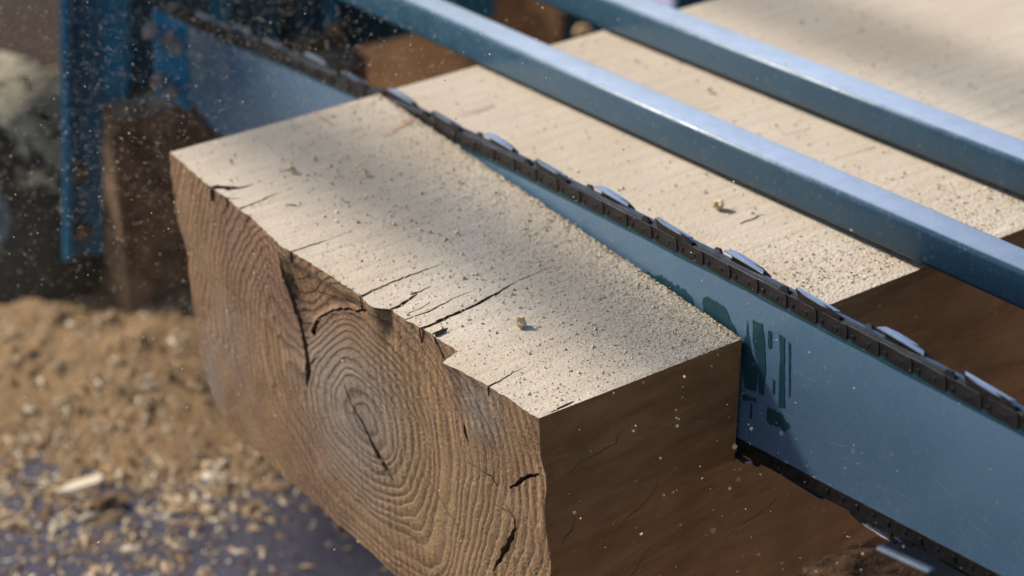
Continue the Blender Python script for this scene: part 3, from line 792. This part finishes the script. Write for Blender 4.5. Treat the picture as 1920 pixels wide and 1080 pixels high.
# foot and overhead beam that carry the posts
parf(obox('shade_panel', V(-1.25, 3.00, .54), YN, UP, _R, .78, .50, .02, M_BLUE))  # unseen panel, added to shade the bar nose and its bracket
parf(obox('overhead_beam', V(-.40, 2.90, .20), _R, YN, UP, 1.5, .86, .08, M_DBLUE))
for x, zz in ((-1.205, .76), (.30, .16)): parf(obox('frame_leg', V(x, 3.29, (zz+GROUND)/2), _R, YN, UP, .07, .07, zz-GROUND, M_DBLUE))
tag(frame, 'blue steel machine with a hanging post, bolted brackets and a dusty wheel', 'machine')

# brown squared block behind the beam
pq = ypl(800, 100, 3.42); pu = unit(V(.85, -.50, 0)); pn = V(pu[1], -pu[0], 0)
pb0 = onpl(560, 200, pq, pn); pb1 = onpl(1051, -20, pq, pn); pL = float((pb1-pb0)@pu)
M_BOARD = m_simple('plain_brown_board', (.34, .20, .11), .9, 0, (150, .002, .6), .18, 14)
ob = bevel_prism('wooden_panel', [(0, GROUND), (pL, GROUND), (pL, pb1[2]), (0, pb1[2])], V(pb0[0], pb0[1], 0), pu, UP, .04, -pn if pn[1] < 0 else pn, M_BOARD, None, .002, 1)
rebase(ob, (float(pb0[0]), float(pb0[1]), GROUND)); tag(ob, 'brown wooden panel standing behind the oak beam, below the blue cross member', 'panel')

# dusty ledge (a bunk timber with sawdust on top) under the bracket, left of the beam
zl = -.27
e0 = onz(190, 222, zl); e1 = onz(345, 186, zl)
lb2 = unit(e1-e0); nb2 = V(-lb2[1], lb2[0], 0); nb2 = nb2 if nb2[1] > 0 else -nb2
M_DBROWN = m_simple('dark_grimy_bunk', (.20, .125, .075), .9, 0, (120, .003, .7), .4, 30)
Lz = 0.40
bk = bevel_prism('support_bunk', [(.012, GROUND), (Lz, GROUND), (Lz, zl), (.012, zl)], V(e0[0], e0[1], 0), lb2, UP, .11, nb2, M_DBROWN, None, .006, 2)
rebase(bk, (float(e0[0]), float(e0[1]), GROUND)); tag(bk, 'dark grimy bunk with pale sawdust along its top, behind the oak beam', 'bunk')
# ragged strip of dust lying along its front edge
vs = []; fs = []; nn_ = 90
for i in range(nn_):
    t = i/(nn_-1)*(Lz-.03)+.014; hgt = .006+.007*abs(fbm(np.array(t*14.), np.array(.3)))*2+.008*math.exp(-((t-.19)/.05)**2); wd = .05+.02*float(fbm(np.array(t*9.), np.array(4.)))
    for q, hh in ((-.002, -.012), (-.001, hgt*.6), (.012, hgt), (wd*.6, hgt*.8), (wd, .001)): vs.append(e0+lb2*t+nb2*q+UP*(hh))
for i in range(nn_-1):
    for j in range(4): a = 5*i+j; fs.append((a, a+5, a+6, a+1))
du = newobj('bunk_sawdust', vs, fs, M_DUSTY, None, True); tag(du, kind='stuff'); du['label'] = 'pale sawdust lying along the top edge of the dark bunk'

# supports under the beam
for t, nm in ((1.25, 0), (2.1, 1)):
    c = P3(W/2, t, 0); 
    o = obox('beam_trestle', V(c[0], c[1], (BOT+GROUND)/2-.001), w_, l_, UP, .55, .12, BOT-GROUND-.002, M_DBROWN, None, .005)
    rebase(o, (float(c[0]), float(c[1]), GROUND)); tag(o, ['dark trestle block carrying the middle of the oak beam', 'dark trestle block under the far end of the oak beam'][nm], 'trestle')

# ------------------------------------------------------------------ wheel at the left
wc = onpl(-8, 366, V(0, 2.75, 0), YN)
ax = unit(V(-.42, -.90, .0)); ux = unit(np.cross(UP, ax)); 
scale = np.linalg.norm(wc-EYE)/FPX
R_o = 258*scale; 
def lathe(name, prof, c, ax, n, mt, parent=None, fn=None):
    t = UP; x = unit(np.cross(t, ax)); y = np.cross(ax, x); vs = []; fs = []; m = len(prof)
    for i in range(n):
        a = 2*math.pi*i/n; e = x*math.cos(a)+y*math.sin(a)
        for j, (r, q) in enumerate(prof):
            rr = r+(fn(a, j, r) if fn else 0); vs.append(c+e*rr+ax*q)
    for i in range(n):
        for j in range(m-1): fs.append((i*m+j, ((i+1) % n)*m+j, ((i+1) % n)*m+j+1, i*m+j+1))
    o = newobj(name, vs, fs, mt, None, True)
    if parent: o.parent = parent; o.matrix_parent_inverse = Matrix.Translation(-Vector(wc))
    return o
wheel = empty('wheel', tuple(float(x) for x in wc)); parf(wheel)
hw = R_o*.34
prof = [(R_o*.30, hw*.7), (R_o*.40, hw*.98), (R_o*.80, hw*1.08), (R_o*.93, hw*1.0), (R_o*.985, hw*.8), (R_o, hw*.4), (R_o, 0), (R_o, -hw*.4), (R_o*.985, -hw*.8), (R_o*.93, -hw), (R_o*.6, -hw), (R_o*.5, -hw*.8)]
def tread(a, j, r): return .005*float(fbm(np.array(math.cos(a)*7+j*.9), np.array(math.sin(a)*7+j*.3)))*(1 if 2 <= j <= 9 else .3)
def m_tyre():
    m, nt, b = mat('tyre_dusted_on_top'); g = N(nt); o = g.coord(); sep = g.n('SeparateXYZ'); g.l(o, sep.inputs[0])
    nz = g.n('SeparateXYZ'); g.l(g.n('NewGeometry').outputs['Normal'], nz.inputs[0])
    f = g.math('ADD', g.math('MULTIPLY', nz.outputs[2], .3), g.math('MULTIPLY', g.math('SUBTRACT', g.noise(o, 30, 4, .7), .5), 5.0))
    f = g.math('MULTIPLY_ADD', sep.outputs[2], 4.2, f)
    col = g.mix(g.rng(f, .45, .80), (.012, .015, .017), (.40, .35, .25)); g.l(col, b.inputs['Base Color']); b.inputs['Roughness'].default_value = .9; b.inputs['Specular IOR Level'].default_value = .08
    g.l(g.bump(g.noise(o, 60, 4, .7), .8, .01), b.inputs['Normal']); return m
ty = lathe('tyre', prof, V(0, 0, 0), ax, 160, m_tyre(), None, tread); ty.location = wc; ty.location = (0, 0, 0); ty.parent = wheel
rm = lathe('rim', [(R_o*.31, hw*.72), (R_o*.28, hw*.8), (R_o*.25, hw*.5), (R_o*.15, hw*.5), (R_o*.12, hw*.75), (.0005, hw*.78)], wc, ax, 48, M_HUB, wheel)
wheel['label'] = 'thick black wheel caked with pale sawdust on top, left of the hanging blue post'

# ------------------------------------------------------------------ lower right clamp under the bar
cp = onpl(1640, 1060, FACE-nk*.02, nk)
clamp = empty('log_clamp', (float(cp[0]), float(cp[1]), GROUND))
M_CRUST = m_simple('sawdust_crusted_steel', (.055, .030, .016), .95, 0, (170, .005, .9), .7, 60)
def clump(name, c, rx, ry, rz, mt, parent):
    bm = bmesh.new(); bmesh.ops.create_icosphere(bm, subdivisions=5, radius=1)
    for v in bm.verts:
        p = v.co; q = Vector([math.copysign(abs(x)**.55, x) for x in p]); d = 1+.10*float(fbm(np.array(p.x*5+p.z*3), np.array(p.y*5-p.z*2)))
        X = c+wk*q.x*rx*d+nk*q.y*ry*d+UP*q.z*rz*d; v.co = X
    o = frombm(name, bm, mt, None, True); o.parent = parent; o.matrix_parent_inverse = Matrix.Translation(-parent.location); return o
j0 = onpl(1650, 1062, FACE-nk*.05, nk)
clump('jaw', j0+wk*.025-UP*.075, .085, .05, .072, M_CRUST, clamp)
sa = onpl(1646, 1026, FACE-nk*.105, nk); sb = onpl(1748, 1072, FACE-nk*.105, nk)
so = obox('glint_strip', (sa+sb)/2, unit(sb-sa), nk, UP, float(np.linalg.norm(sb-sa)), .007, .004, M_LINK, None, .002)  # separate steel strip added to stand for a chain cutter's glint
so.parent = clamp; so.matrix_parent_inverse = Matrix.Translation(-clamp.location)
st = obox('clamp_post', V(*(j0+wk*.02))*V(1, 1, 0)+UP*((j0[2]-.14+GROUND)/2), wk, nk, UP, .09, .07, abs(j0[2]-.14-GROUND), M_CRUST, None, .004)
st.parent = clamp; st.matrix_parent_inverse = Matrix.Translation(-clamp.location)
tag(clamp, 'dark crusted clamp with a bright strip added as a glint below the saw bar', 'clamp')

# ------------------------------------------------------------------ sawdust: heaps, chips, grains, airborne specks
def m_pile():
    m, nt, b = mat('heaped_sawdust'); g = N(nt); o = g.coord()
    col = g.mix(g.rng(g.noise(o, 11, 4, .6), .3, .7), (.22, .125, .052), (.40, .235, .10))
    col = g.mix(g.rng(g.noise(o, 95, 3, .7), .5, .68, 0, .6), col, (.50, .37, .21))
    col = g.mix(g.rng(g.noise(o, 70, 3, .7), .48, .3, 0, .8), col, (.07, .045, .028))
    g.l(col, b.inputs['Base Color']); b.inputs['Roughness'].default_value = .95
    g.l(g.bump(g.noise(o, 110, 5, .7), 1, .012), b.inputs['Normal']); return m
def heap_h(x, y):
    tot = 0
    for (px, py, r, h, el) in HEAPS:
        c = onz(px, py, GROUND); tot = tot+h*np.exp(-(((x-c[0])/r)**2+((y-c[1])/(r*el))**2))
    n1 = fbm(x*7, y*7); tot = tot*(1+.25*n1)+.010*fbm(x*28, y*28)+.006*fbm(x*60, y*60)-.010
    return tot
HEAPS = [(330,545,.27,.045,1.5),(40,685,.20,.032,.5),(430,715,.15,.036,.6),(300,300,.4,.03,1.0),(700,500,.35,.10,1.0)]
gx, gy_ = np.meshgrid(np.linspace(-1.9, .6, 210), np.linspace(1.7, 5.2, 260)); hh = heap_h(gx, gy_)
vs = np.stack([gx.ravel(), gy_.ravel(), (GROUND+hh).ravel()], 1); nx = gx.shape[1]; fs = []
for j in range(gx.shape[0]-1):
    for i in range(nx-1):
        if max(hh[j, i], hh[j, i+1], hh[j+1, i], hh[j+1, i+1]) > -.002: a = j*nx+i; fs.append((a, a+1, a+nx+1, a+nx))
pile = newobj('sawdust_heap', vs, fs, m_pile(), None, True); tag(pile, kind='stuff'); pile['label'] = 'golden brown heap of sawdust on the floor left of the beam'

def flakes(name, pts, sizes, mt, flat=.35, elong=1.6, lying=True, kind='stuff', mats=None):
    vs = []; fs = []; mi = []
    base = [(-1, -.55, 0), (.2, -.8, 0), (1, -.1, 0), (.5, .75, 0), (-.7, .6, 0), (0, 0, 1)]
    for p, sz in zip(pts, sizes):
        a = random.uniform(0, 6.283); tilt = random.uniform(-.5, .5) if lying else random.uniform(-3, 3)
        e = random.uniform(1, elong); f = flat*random.uniform(.6, 1.5)
        M = Matrix.Rotation(a, 3, 'Z') @ Matrix.Rotation(tilt, 3, 'X'); b_ = len(vs)
        for x, y, z_ in base:
            v = M @ Vector((x*e*sz*random.uniform(.8, 1.2)/2, y*sz/2*random.uniform(.8, 1.2), z_*f*sz)); vs.append((p[0]+v.x, p[1]+v.y, p[2]+v.z))
        fs += [(b_+i, b_+(i+1) % 5, b_+5) for i in range(5)]+[(b_+4, b_+3, b_+2, b_+1, b_)]
        if mats: mi += [random.randrange(len(mats))]*6
    o = newobj(name, vs, fs, mt, mats=mats)
    if mats: o.data.polygons.foreach_set('material_index', mi)
    return o
MC1 = m_chip('pale_chip', (.55, .45, .31), (.70, .61, .46)); MC2 = m_chip('tan_chip', (.34, .23, .13), (.48, .36, .22)); MC3 = m_chip('dark_chip', (.12, .07, .04), (.22, .14, .085))
# floor chips
pts = []; sz = []
while len(pts) < 3600:
    px = random.uniform(-80, 1000); py = random.uniform(560, 1150)
    p = onz(px, py, GROUND); h = float(heap_h(np.array(p[0]), np.array(p[1])))
    den = np.clip(1.1-(py-800)/300, .22, 1)*(1 if h < .008 else .3)
    den = den*(1 if px < 420 else max(.12, 1-(px-420)/220)*(1 if py < 900 else .6))
    if random.random() > den: continue
    if fbm(np.array(p[0]*16), np.array(p[1]*16)) < random.uniform(-.9, .35): continue
    pts.append((p[0], p[1], GROUND+max(h, 0)+.001)); sz.append(random.choice((.003, .003, .004, .005, .006, .007, .009))*random.uniform(.7, 1.2)*(2.2 if random.random() < .05 else 1))
fc = flakes('floor_chips', pts, sz, None, .3, 2.8, mats=[MC1, MC2, MC2, MC3, MC2, MC3]); tag(fc, kind='stuff'); fc['label'] = 'scattered wood chips on the dark floor and over the heap'
# a few larger slivers on the floor that can be told apart
def sliver(px0, py0, px1, py1, wd, label):
    a = onz(px0, py0, GROUND+.022); b_ = onz(px1, py1, GROUND+.028); d = unit(b_-a); nn = V(-d[1], d[0], 0); L = float(np.linalg.norm(b_-a))
    o = bevel_prism('wood_splinter', [(0, 0), (L*.3, -wd*.45), (L*.85, -wd*.5), (L, -wd*.1), (L*.92, wd*.4), (L*.5, wd*.5), (L*.1, wd*.2)], a, d, nn, .007, UP, MC1, None, .001, 1)
    rebase(o, tuple(map(float, a))); tag(o, label, 'splinter'); return o
sliver(104, 930, 196, 900, .02, 'long pale splinter lying on the chips, bottom left of the floor')
# grains lying on the sawn top
pts = []; sz = []
def on_top(s_, n__):
    X = P3(s_, n__); return X
sl_poly = slab_outline; bk_poly = back_outline
while len(pts) < 9000:
    s_ = random.uniform(0, W); t = (s_-k0[0])/kd[0]; kn = k0[1]+kd[1]*t
    n__ = kn-abs(random.gauss(0, .055)) if random.random() < .62 else random.uniform(-.015, kn)
    if not inpoly(np.array([s_]), np.array([n__]), sl_poly)[0]: continue
    if random.random() > .25+1.2*s_ : continue
    pts.append(on_top(s_, n__)+UP*.0004); sz.append(random.choice((.0006, .0008, .001, .0012, .0015))*random.uniform(.7, 1.2)*(1.8 if random.random() < .015 else 1))
while len(pts) < 13500:
    s_ = W*random.random()**.55; n__ = kline(s_, KERF)[1]+random.random()**1.3*.75+.002
    if random.random() > .15+.9*s_/W: continue
    pts.append(on_top(s_, n__)+UP*.0004); sz.append(random.choice((.0006, .0008, .001, .0013))*random.uniform(.7, 1.2)*(2.2 if random.random() < .02 else 1))
gr_ = flakes('beam_sawdust', pts, sz, None, .45, 1.8, mats=[MC1, MC1, MC1, MC1, MC1, MC1, MC2]); tag(gr_, kind='stuff'); gr_['label'] = 'fine sawdust grains lying on the sawn top of the beam'
# dark flecks on the top
pts = []; sz = []
for k in range(170):
    s_ = random.uniform(.01, W-.01); n__ = random.uniform(0.02, 1.1)
    pts.append(on_top(s_, n__)+UP*.0003); sz.append(random.uniform(.0012, .0034))
for k in range(1000):
    s_ = W-.015-abs(random.gauss(0, .05)); n__ = random.uniform(.2, .7); pts.append(on_top(s_, n__)+UP*.0003); sz.append(random.uniform(.0008, .0022))
keep = [i for i, p in enumerate(pts) if not (abs(((p-K0)@nk)) < .02)]
dk_ = flakes('bark_flecks', [pts[i] for i in keep], [sz[i] for i in keep], MC3, .3, 1.8); tag(dk_, kind='stuff'); dk_['label'] = 'dark bark flecks scattered on the sawn top of the beam'
# crumbly fringe along the cut
pts = []; sz = []
for k in range(1500):
    s_ = random.uniform(.02, W-.004); q = kline(s_, -abs(random.gauss(0, .0022))-.0004); pts.append(P3(q[0], q[1])+UP*random.uniform(-.001, .0005)); sz.append(random.uniform(.001, .0032))
fg = flakes('cut_edge_crumbs', pts, sz, None, .6, 1.5, False, mats=[MC1, MC1, MC2]); tag(fg, kind='stuff'); fg['label'] = 'crumbly sawdust fringe along the edge of the saw cut'
pts = []; sz = []
while len(pts) < 1500:
    s_ = random.uniform(0.01, W-.01); kn = kline(s_)[1]; n__ = kn*random.random()**.7 if random.random() < .6 else kn+KERF+.003+random.random()*.6
    if n__ < kn and not inpoly(np.array([s_]), np.array([n__]), sl_poly)[0]: continue
    pts.append(on_top(s_, n__)+UP*.0004); sz.append(random.choice((.0012, .0014, .0016, .002, .0024, .0034))*random.uniform(.7, 1.1))
cr2 = flakes('loose_crumbs', pts, sz, None, .6, 1.7, mats=[MC1, MC1, MC1, MC1, MC1, MC2]); tag(cr2, kind='stuff'); cr2['label'] = 'loose crumbs of wood lying over the sawn top of the beam'
# single crumbs that stand out
def crumb(px, py, r, label, dark=False):
    X = onz(px, py, .002+r*.4); bm = bmesh.new(); bmesh.ops.create_icosphere(bm, subdivisions=2, radius=1)
    for v in bm.verts:
        d = random.uniform(.55, 1.25); v.co = Vector((v.co.x*r*d*.8, v.co.y*r*d*.8, max(v.co.z*r*d, -r*.45)))
    o = frombm('wood_crumb', bm, MC2 if dark else MC_C); o.location = tuple(map(float, X)); tag(o, label, 'wood crumb'); return o
MC_C = m_chip('golden_crumb', (.52, .34, .14), (.68, .55, .36), 200)
crumb(976, 604, .0058, 'golden crumb of wood on the near sawn top, right of the long crack')
crumb(1347, 385, .0066, 'pale crumb of wood on the far sawn top between chain and rail')
crumb(1330, 168, .0034, 'tiny pale crumb on the beam top between the two guard rails')
crumb(685, 323, .0038, 'small pale crumb on the near sawn top close to the saw chain')
crumb(548, 318, .0040, 'small brown crumb on the near sawn top by its far left corner', True)

# airborne dust thrown by the chain: real specks hanging in a cloud
pts = []; sz = []
def frus(px, py, dist): d = ray(px, py); return EYE+d/np.linalg.norm(d)*dist
tip = PB(-.15, -.02); 
while len(pts) < 14000:
    c = tip+wk*random.gauss(-.10, .24)+nk*random.gauss(-.14, .17)+UP*random.gauss(.03, .14)
    if c[2] < GROUND+.05: continue
    q = c-EYE; fz = q@_F
    if fz < .9: continue
    px = 960+FPX*(q@_R)/fz; py = 540-FPX*(q@_U)/fz
    if not (-200 < px < 2100 and -200 < py < 1250): continue
    pts.append(c); sz.append(random.choice((.0007, .0008, .0009, .0011, .0014))*random.uniform(.8, 1.2))
while len(pts) < 14700:
    c = K1+wk*random.gauss(.05, .25)-nk*abs(random.gauss(.06, .10))+UP*random.gauss(-.05, .12)
    X = c-A
    if 0 < X@w_ < W+.012 and X@n_ > 0 and c[2] < .004: continue
    if c[2] < GROUND+.05: continue
    pts.append(c); sz.append(random.choice((.0005, .0006, .0008, .0009, .0016))*random.uniform(.7, 1.2))
air = flakes('airborne_sawdust', pts, sz, MC1, .8, 1.5, False); tag(air, kind='stuff'); air['label'] = 'fine sawdust specks flying through the air around the chain'

# the warm dust hanging in the air behind the beam, a soft closed cloud
bm = bmesh.new(); bmesh.ops.create_icosphere(bm, subdivisions=4, radius=1)
for v in bm.verts:
    d = 1+.12*float(fbm(np.array(v.co.x*2+3), np.array(v.co.y*2+v.co.z)))
    v.co = Vector((-.46+v.co.x*.42*d, 2.40+v.co.y*.34*d, -.33+v.co.z*.30*d))
m = bpy.data.materials.new('hanging_sawdust_air'); m.use_nodes = True; nt = m.node_tree; nt.nodes.clear()
vo = nt.nodes.new('ShaderNodeVolumePrincipled'); vo.inputs['Color'].default_value = (.85, .66, .44, 1); vo.inputs['Density'].default_value = .05; vo.inputs['Anisotropy'].default_value = .2
oo = nt.nodes.new('ShaderNodeOutputMaterial'); nt.links.new(vo.outputs[0], oo.inputs['Volume'])
cl = frombm('dust_cloud', bm, m); tag(cl, kind='stuff'); cl['label'] = 'thin warm cloud of dust hanging in the air behind the beam'
